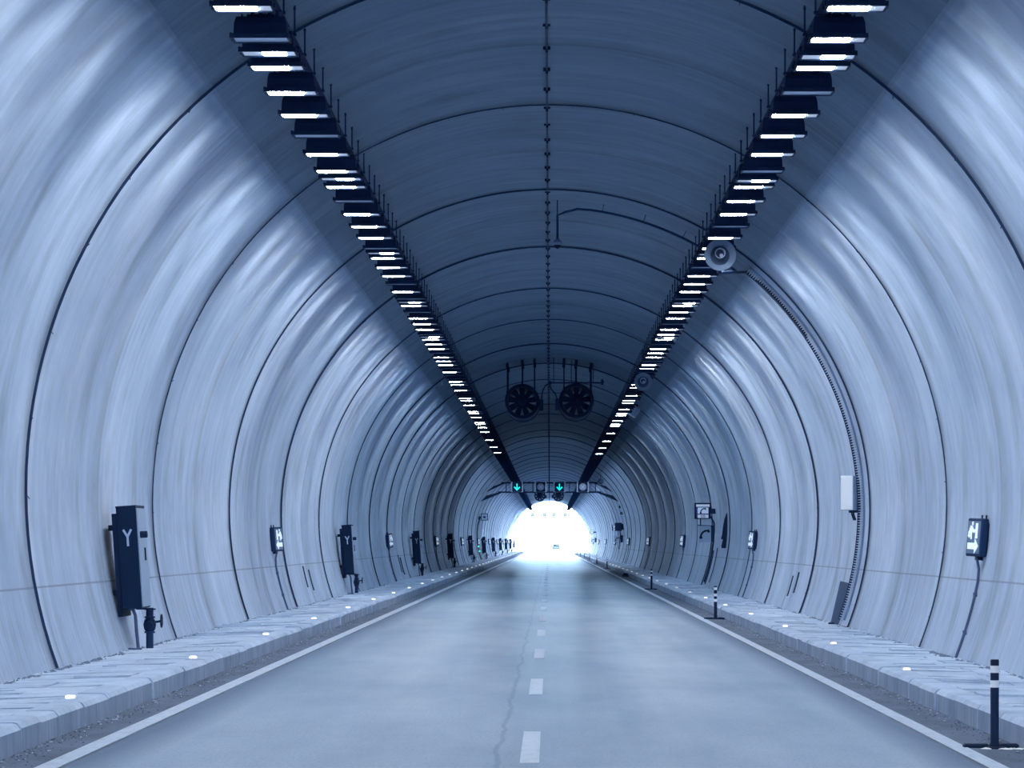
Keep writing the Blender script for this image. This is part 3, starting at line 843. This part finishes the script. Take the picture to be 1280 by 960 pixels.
# ------------------------------------------------------------------ emergency telephone signs
def handset(b, o, U, V, s, d):
    pts = [(-.42, -.36), (-.36, -.1), (-.2, .14), (.04, .3), (.34, .34)]
    b.stroke([(x * s, y * s) for x, y in pts], .19 * s, o, U, V, d)
    b.stroke([(-.54 * s, -.42 * s), (-.24 * s, -.36 * s)], .25 * s, o, U, V, d); b.stroke([(.32 * s, .42 * s), (.46 * s, .14 * s)], .24 * s, o, U, V, d)
def sos_text(b, o, U, V, h, d):
    Sg = [(.5, .85), (.35, 1), (.1, 1), (0, .85), (0, .65), (.1, .53), (.4, .47), (.5, .35), (.5, .15), (.4, 0), (.12, 0), (0, .15)]
    Og = [(.12, 0), (0, .15), (0, .85), (.12, 1), (.4, 1), (.52, .85), (.52, .15), (.4, 0), (.12, 0)]
    for i, g in enumerate((Sg, Og, Sg)):
        b.stroke([((x + (i - 1) * .75 - .26) * h, (y - .5) * h) for x, y in g], .16 * h, o, U, V, d)
def phone_sign(y, xc, zc, w, label, arm_x, detail=True, mirror=1):
    root = empty('telephone_sign', (xc, y, EYE + zc - w / 2), label, 'sign')
    U, V = (1, 0, 0), (0, 0, 1)
    b = MB(); b.bevbox(-w / 2, w / 2, 0, .16, 0, w, .012); case = b.build('case', 'black', root)
    f = -.003
    b = MB(); k = w / .6
    b.box(-.24 * k, .26 * k, f, .001, .455 * k, .545 * k); b.box(-.185 * k, .215 * k, f, .001, .2 * k, .425 * k); b.box(-.185 * k, .215 * k, f, .001, .04 * k, .165 * k)
    face = b.build('panel', 'sosface', root)
    b = MB(); b.box(-.245 * k, -.2 * k, f, .001, .04 * k, .43 * k); b.build('stripe', 'blue', root)
    b = MB(); handset(b, (.015 * k, f - .001, .315 * k), U, V, .22 * k, .003); sos_text(b, (.015 * k, f - .001, .102 * k), U, V, .085 * k, .003)
    # the small heading is too worn to read: only its grey line of lettering shows
    b.build('lettering', 'dark', face)
    b = MB(); L = arm_x
    b.box(*sorted((mirror * w / 2, mirror * (w / 2 + L))), .03, .12, w * .32, w * .64); b.build('arm', 'dark', root)
    return root
s1 = phone_sign(119., 5.69, 1.17, .6, 'square telephone sign reading SOS on the right wall, nearer one', .2)
root = empty('emergency_telephone', (5.80, 119.3, EYE + .02), 'panel with black telephone handset hanging below the nearer SOS sign', 'sign')
b = MB(); b.bevbox(-.24, .22, 0, .05, -.02, .60, .01); b.build('panel', 'pale', root)
b = MB(); handset(b, (-.02, -.002, .3), (1, 0, 0), (0, 0, 1), .36, .012); b.build('handset', 'black', root)
b = MB()
b.tube([(-.17, .02, .6), (-.17, .02, .86)], .025, 6); b.tube([(-.3, .02, .62), (.3, .02, .6)], .02, 6); b.box(.22, .33, .0, .2, .0, .62)
b.build('hanger', 'dark', root)
b = MB(); zs = [.9, .75, .5, .2, -.3, -.8, -1.3]
b.tube([(.15, .1, .95), (.22, .1, .93)] + [(wall_x(EYE * 0 + z + .02) - .05 - 5.80, .1, z + .0) for z in (.7, .4, 0., -.5, -1., -1.5)], .035, 8); b.build('conduit', 'dark', root, True)

def cluster(y, label_sign, label_panel, lab_box=None):
    s = 4000 / y
    phone_sign(y, (768.7 - 687) / 14.9 if y < 300 else 5.55, 1.23 if y < 300 else 1.35, .5, label_sign, .35)
    root = empty('emergency_telephone', (5.68, y + .3, EYE), label_panel, 'sign')
    b = MB(); b.bevbox(-.3, .26, 0, .05, 0, .55, .01); b.build('panel', 'pale', root)
    b = MB(); handset(b, (0, -.002, .28), (1, 0, 0), (0, 0, 1), .34, .012); b.build('handset', 'black', root)
    b = MB(); b.box(.26, .48, 0, .2, .0, .6); b.build('mount', 'black', root)
cluster(268., 'square telephone sign on the right wall, middle one of three', 'handset panel below the middle SOS sign on the right wall')
cluster(421., 'square telephone sign on the right wall, farthest one near the exit', 'handset panel below the farthest SOS sign near the exit')
root = empty('electric_cabinet', (5.74, 266., EYE + .95), 'dark square cabinet high on the right wall beside the middle telephone sign', 'cabinet')
b = MB(); b.bevbox(-.3, .26, 0, .4, 0, .68, .015); b.build('body', 'navy', root)
b = MB(); b.box(-.27, .2, -.015, 0, .03, .65); b.build('door', 'dark', root)
b = MB(); b.box(.26, .5, .05, .35, .1, .6); b.tube([(.1, .2, .0), (.15, .2, -.3), (.1, .2, -.8), (.0, .2, -1.5)], .03, 6); b.build('mount', 'black', root)
for i, (px, py) in enumerate(((775.5, 633.5), (781, 639), (777, 641.5))):
    s = 15.4; x, z = (px - 687) / s, (678 - py) / s
    root = empty('traffic_camera', (x, 4000 / s, EYE + z), 'dark tunnel camera on the upper right wall past the gantry, %s of a cluster' % ('topmost', 'outermost', 'lowest')[i], 'camera', 'cameras on the right wall past the gantry')
    b = MB(); b.bevbox(-.11, .11, -.2, .25, -.1, .1, .02); b.build('body', 'black', root)
    b = MB(); b.lathe([(0, .01), (.05, .01), (.06, .0), (.06, .03)], (0, -.22, 0), (0, 1, 0), 12); b.build('lens', 'disc', root)
    b = MB(); xe = wall_x(z) - x; b.tube([(0, .1, 0), (.1, .1, .04), (xe + .01, .1, .05)], .03, 6); b.build('bracket', 'dark', root)
# left wall sign with its pole and green indicators
root = empty('wall_sign', (-5.5, 270., EYE + 1.85), 'square sign on an arm high on the left wall above the cabinets', 'sign')
b = MB(); b.bevbox(-.3, .3, 0, .14, 0, .58, .012); b.build('case', 'black', root)
b = MB(); b.box(-.25, .25, -.004, .002, .05, .53); f = b.build('panel', 'pale', root)
b = MB(); b.box(-.1, .1, -.008, -.003, .2, .36); b.build('symbol', 'dark', f)
b = MB(); b.box(-.55, -.3, .03, .12, .22, .34); b.box(-.75, -.42, .0, .2, .08, .72); b.build('mount', 'black', root)
b = MB(); b.tube([(-.36, .08, .3)] + [(-(wall_x(z - EYE) - .06) + 5.5, .08, z - EYE - 1.85) for z in (3.2, 2.6, 2., 1.4, .9, .3)], .05, 7); b.build('conduit', 'dark', root, True)
for i, (zz, w) in enumerate(((-.34, 'upper'), (-.74, 'lower'))):
    x = -(wall_x(zz) - .14)
    root = empty('indicator_light', (x, 269.6, EYE + zz), 'small green indicator light on the left wall, %s of two' % w, 'light', 'green indicators on the left wall')
    b = MB(); b.bevbox(-.09, .09, 0, .14, -.09, .09, .01); b.build('case', 'black', root)
    b = MB(); b.lathe([(0, -.03), (.06, -.02), (.08, 0)], (.0, 0, 0), (0, 1, 0), 12); b.build('lens', 'greenled', root)

# ------------------------------------------------------------------ jet fans
def jet_fan(y, x, z, label, inner, rr=.64):
    root = empty('jet_fan', (x, y, z), label, 'fan', 'round jet fans hung in pairs under the ceiling')
    b = MB(); L = 3.6
    b.lathe([(rr - .11, .0), (rr - .03, -.03), (rr, .0), (rr, .12), (rr - .03, .14), (rr - .03, L - .14), (rr, L - .12), (rr, L), (rr - .1, L), (rr - .12, L - .05), (rr - .12, .05), (rr - .11, 0)], (0, 0, 0), (0, 1, 0), 48)
    b.build('casing', 'navy', root, True)
    b = MB(); b.lathe([(0, .12), (.12, .14), (.15, .2), (.15, 1.0), (.1, 1.1), (0, 1.12)], (0, 0, 0), (0, 1, 0), 24); b.build('hub', 'black', root, True)
    for k in range(9):
        a = k * 2 * PI / 9 + .17; b = MB(); vs = []
        for r, w, tw in ((.12, .075, .5), (.3, .10, .7), (rr - .13, .125, .95)):
            c, s = math.cos(a), math.sin(a); t_ = Vector((-s, 0, c)); o = Vector((c * r, .3, s * r))
            d = (t_ * math.cos(tw * .5) + Vector((0, 1, 0)) * math.sin(tw * .5)) * w; nn = Vector((0, .012, 0))
            vs += [o - d - nn, o + d - nn, o + d + nn, o - d + nn]
        b.add(vs, [(4 * j + q, 4 * j + (q + 1) % 4, 4 * j + 4 + (q + 1) % 4, 4 * j + 4 + q) for j in range(2) for q in range(4)] + [(0, 1, 2, 3), (8, 9, 10, 11)])
        b.build('blade', 'black', root)
    for dx in (-.55, 0, .45) if inner > 0 else (-.45, 0, .55):
        zb = math.sqrt(max(.01, (rr - .02) ** 2 - dx ** 2)); zt = CZ + math.sqrt(R * R - (x + dx) ** 2) - z + .02
        b = MB(); 
        for yy in (.4, L - .5): 
            b.tube([(dx, yy, zb - .03), (dx, yy, zt)], .022, 6); b.box(dx - .05, dx + .05, yy - .05, yy + .05, zt - .22, zt - .02); b.box(dx - .035, dx + .035, yy - .05, yy + .05, zb - .02, zb + .1)
        b.build('hanger', 'black', root)
    b = MB(); q = inner * (rr + .03)
    b.bevbox(*sorted((q - inner * .05, q + inner * .11)), .25, .75, -.33, .08, .012); b.build('terminal_box', 'dark', root)
    return root
jet_fan(117.6, -1.01, 1.75 + 5.19, 'large dark jet fan under the ceiling, left of the nearer pair', 1)
jet_fan(117.6, .985, 1.75 + 5.21, 'large dark jet fan under the ceiling, right of the nearer pair', -1)
jet_fan(370, -1.13, 1.75 + 5.42, 'dark jet fan before the bright exit, left of the farther pair', 1)
jet_fan(370, 1.02, 1.75 + 5.42, 'dark jet fan before the bright exit, right of the farther pair', -1)
root = empty('fan_cable', (0, 117.9, 1.75 + 5.7), 'thin bent cables and conduit between the nearer pair of jet fans', 'cable')
b = MB(); b.tube([(.0, 0, .18), (1.9, 0, .18), (2.0, 0, .22)], .03, 6); b.box(1.9, 1.98, -.03, .03, .1, .3); b.box(-.06, .08, -.05, .05, .13, .24); b.build('conduit', 'dark', root)
b = MB(); b.tube([(.0, 0, .17), (-.15, 0, .08), (-.25, 0, -.1), (-.3, .2, -.4), (-.28, .3, -.5)], .022, 6, ); b.tube([(.0, 0, .15), (.05, 0, -.05), (.2, 0, -.2), (.28, .2, -.4), (.27, .3, -.5)], .022, 6); b.build('flexible_cable', 'black', root, True)
b = MB()
for x in (.15, .8, 1.6): b.tube([(x, 0, .18), (x, 0, CZ + math.sqrt(R * R - x * x) - 1.75 - 5.7 + .02)], .014, 5)
b.build('hanger', 'dark', root)

# ------------------------------------------------------------------ signal gantry
YG = 258.; SG = 4000 / YG
zt, zb = EYE + (678 - 603.4) / SG, EYE + (678 - 615.2) / SG
root = empty('signal_gantry', (0, YG, zb), 'dark two-rail gantry spanning the tunnel with four lane signals', 'gantry')
for nm, z, xa in (('upper_rail', zt, 3.9), ('lower_rail', zb, 4.15)):
    xe = wall_x(z - EYE) - .02
    b = MB(); zz = z - zb
    b.tube([(-xa, 0, zz), (xa, 0, zz)], .065, 8)
    for s in (-1, 1):
        b.prism([(s * (xa - .3), zz + .06), (s * xe * .995, zz - .28), (s * (wall_x(z - EYE - .75) - .0), zz - .78), (s * (xa - .3), zz - .06)][::s], (0, .06, 0), (1, 0, 0), (0, 0, 1), .16)
    b.build('rail', 'black', root)
for x in (-3.5, -1.35, -.05, .35, 1.6, 3.7):
    b = MB(); b.box(x - .035, x + .035, -.04, .04, 0, zt - zb); b.build('upright', 'dark', root)
def signal(px, kind, label):
    x = (px - 687) / SG; w = .36
    r = empty('lane_signal', (x, YG - .14, zb + .02), label, 'signal', 'lane signals on the tunnel gantry')
    b = MB(); b.bevbox(-w, w, -.16, .05, 0, .80, .02); b.build('case', 'black', r)
    b = MB()
    if kind == 'arrow':
        o = (0, -.165, .38)
        b.stroke([(0, .28), (0, -.10)], .085, o, (1, 0, 0), (0, 0, 1), .006); b.stroke([(-.22, .02), (0, -.22), (.22, .02)], .10, o, (1, 0, 0), (0, 0, 1), .006)
        b.build('arrow', 'green', r)['label'] = 'lit green arrow pointing down'
    else:
        b.lathe([(0, 0), (.29, 0), (.29, .02)], (0, -.175, .4), (0, 1, 0), 24); d = b.build('disc', 'disc', r)
        b = MB(); o = (0, -.178, .4)
        b.stroke([(-.15, -.15), (.15, .15)], .05, o, (1, 0, 0), (0, 0, 1), .004); b.stroke([(-.15, .15), (.15, -.15)], .05, o, (1, 0, 0), (0, 0, 1), .004)
        b.build('cross', 'pale', d)
    b = MB(); b.box(-w - .12, -w - .04, -.1, .06, .0, .8); b.box(w + .05, w + .12, -.1, .06, .0, .8); b.box(-w - .1, w + .1, -.02, .075, .72, .78); b.box(-w - .1, w + .1, -.02, .06, -.02, .03); b.build('side_post', 'pale', r)
signal(646.3, 'arrow', 'lane signal with lit green down arrow, at the left end of the gantry')
signal(675.8, 'disc', 'unlit round lane signal left of the gantry middle, above the far fan')
signal(699.3, 'arrow', 'lane signal with lit green down arrow, right of the gantry middle')
signal(728.5, 'disc', 'unlit round lane signal at the right end of the gantry')

# ------------------------------------------------------------------ beyond the exit
YO = 714.; SO = 4000 / YO
root = empty('outer_gantry', (0, YO, -.14), 'signal gantry faint in the glare over the road beyond the bright exit', 'gantry')
zo = EYE + (678 - 646.3) / SO
b = MB(); b.tube([(-7.5, 0, 0), (-7.5, 0, zo)], .12, 8); b.tube([(7.5, 0, 0), (7.5, 0, zo)], .12, 8); b.build('post', 'far_steel', root)
b = MB(); b.tube([(-7.5, 0, zo), (7.5, 0, zo)], .05, 8); b.build('beam', 'far_steel', root)
for i, px in enumerate((665.6, 680.2, 692.2, 706.6)):
    x = (px - 687) / SO
    r = empty('lane_signal', (x, YO - .1, zo), 'small square signal of four dark squares on the outdoor gantry, %s from its left end' % nth(i + 1), 'signal', 'lane signals on the outdoor gantry')
    b = MB(); b.bevbox(-.42, .42, -.2, 0, 0.02, 1.0, .03); b.build('case', 'far_steel', r)
    b = MB()
    for u in (-.26, .26):
        for v in (.26, .76): b.box(u - .13, u + .13, -.21, -.19, v - .16, v + .16)
    b.build('face', 'tyre', r)
root = empty('car', ((695 - 687) / 5.8, 690., -.14), 'car standing faintly in the glare on the road beyond the exit', 'car')
b = MB()
prof = [(-2.1, .35), (-2.1, .75), (-1.9, .92), (-1.0, 1.0), (2.0, 1.0), (2.1, .8), (2.1, .35)]
def loft(b, secs):
    n = len(secs[0]); vs = [p for s in secs for p in s]
    fs = [(i * n + j, i * n + j + 1, (i + 1) * n + j + 1, (i + 1) * n + j) for i in range(len(secs) - 1) for j in range(n - 1)]
    fs += [tuple(range(n)), tuple((len(secs) - 1) * n + j for j in range(n))]
    return b.add(vs, fs)
loft(b, [[(x, q[0], q[1] + (.0 if abs(x) < .85 else -.05)) for q in prof] for x in (-.9, -.8, .8, .9)])
b.build('body', 'car', root)
b = MB(); cab = [(-1.0, .98), (-.3, 1.48), (1.2, 1.5), (1.95, .98)]
loft(b, [[(x * (1 if q[1] < 1.2 else .8), q[0], q[1]) for q in cab] for x in (-.82, .82)]); b.build('cabin', 'car', root)
b = MB(); b.add([(-.72, -.98, 1.02), (.72, -.98, 1.02), (.6, -.34, 1.45), (-.6, -.34, 1.45)], [(0, 1, 2, 3)]); b.v = [(p[0], p[1] - .03, p[2] + .01) for p in b.v]; b.build('windscreen', 'carglass', root)
for x in (-.78, .78):
    for y in (-1.35, 1.35):
        b = MB(); b.lathe([(0, -.1), (.25, -.1), (.33, -.07), (.33, .07), (.25, .1), (0, .1)], (x, y, .33), (1, 0, 0), 20); b.build('wheel', 'tyre', root, True)
b = MB(); b.box(-.85, -.5, -2.13, -2.09, .62, .78); b.box(.5, .85, -2.13, -2.09, .62, .78); b.build('headlamp', 'carglass', root)
b = MB(); b.box(-.5, .5, -2.13, -2.09, .42, .58); b.build('grille', 'tyre', root)

# ------------------------------------------------------------------ sky, camera, view
w = bpy.data.worlds.new('sky'); S.world = w; w.use_nodes = True
bg = w.node_tree.nodes['Background']; bg.inputs['Color'].default_value = (.58, .80, 1., 1); bg.inputs['Strength'].default_value = 130.
cam = bpy.data.cameras.new('camera'); co = bpy.data.objects.new('camera', cam); COL.objects.link(co); S.camera = co
co.location = (0, 0, EYE); co.rotation_euler = (PI / 2, 0, 0)
cam.sensor_width = 36; cam.sensor_fit = 'HORIZONTAL'; cam.lens = 36 * 4000 / 1280
cam.shift_x = -47 / 1280; cam.shift_y = 198 / 1280; cam.clip_end = 5000; cam.clip_start = .1
S.view_settings.view_transform = 'Standard'; S.view_settings.look = 'None'; S.view_settings.gamma = 1
S.view_settings.use_curve_mapping = False; S.view_settings.exposure = .13
S.cycles.max_bounces = 8; S.cycles.diffuse_bounces = 6; S.cycles.glossy_bounces = 4
S.cycles.sample_clamp_indirect = 6
S.cycles.use_denoising = True
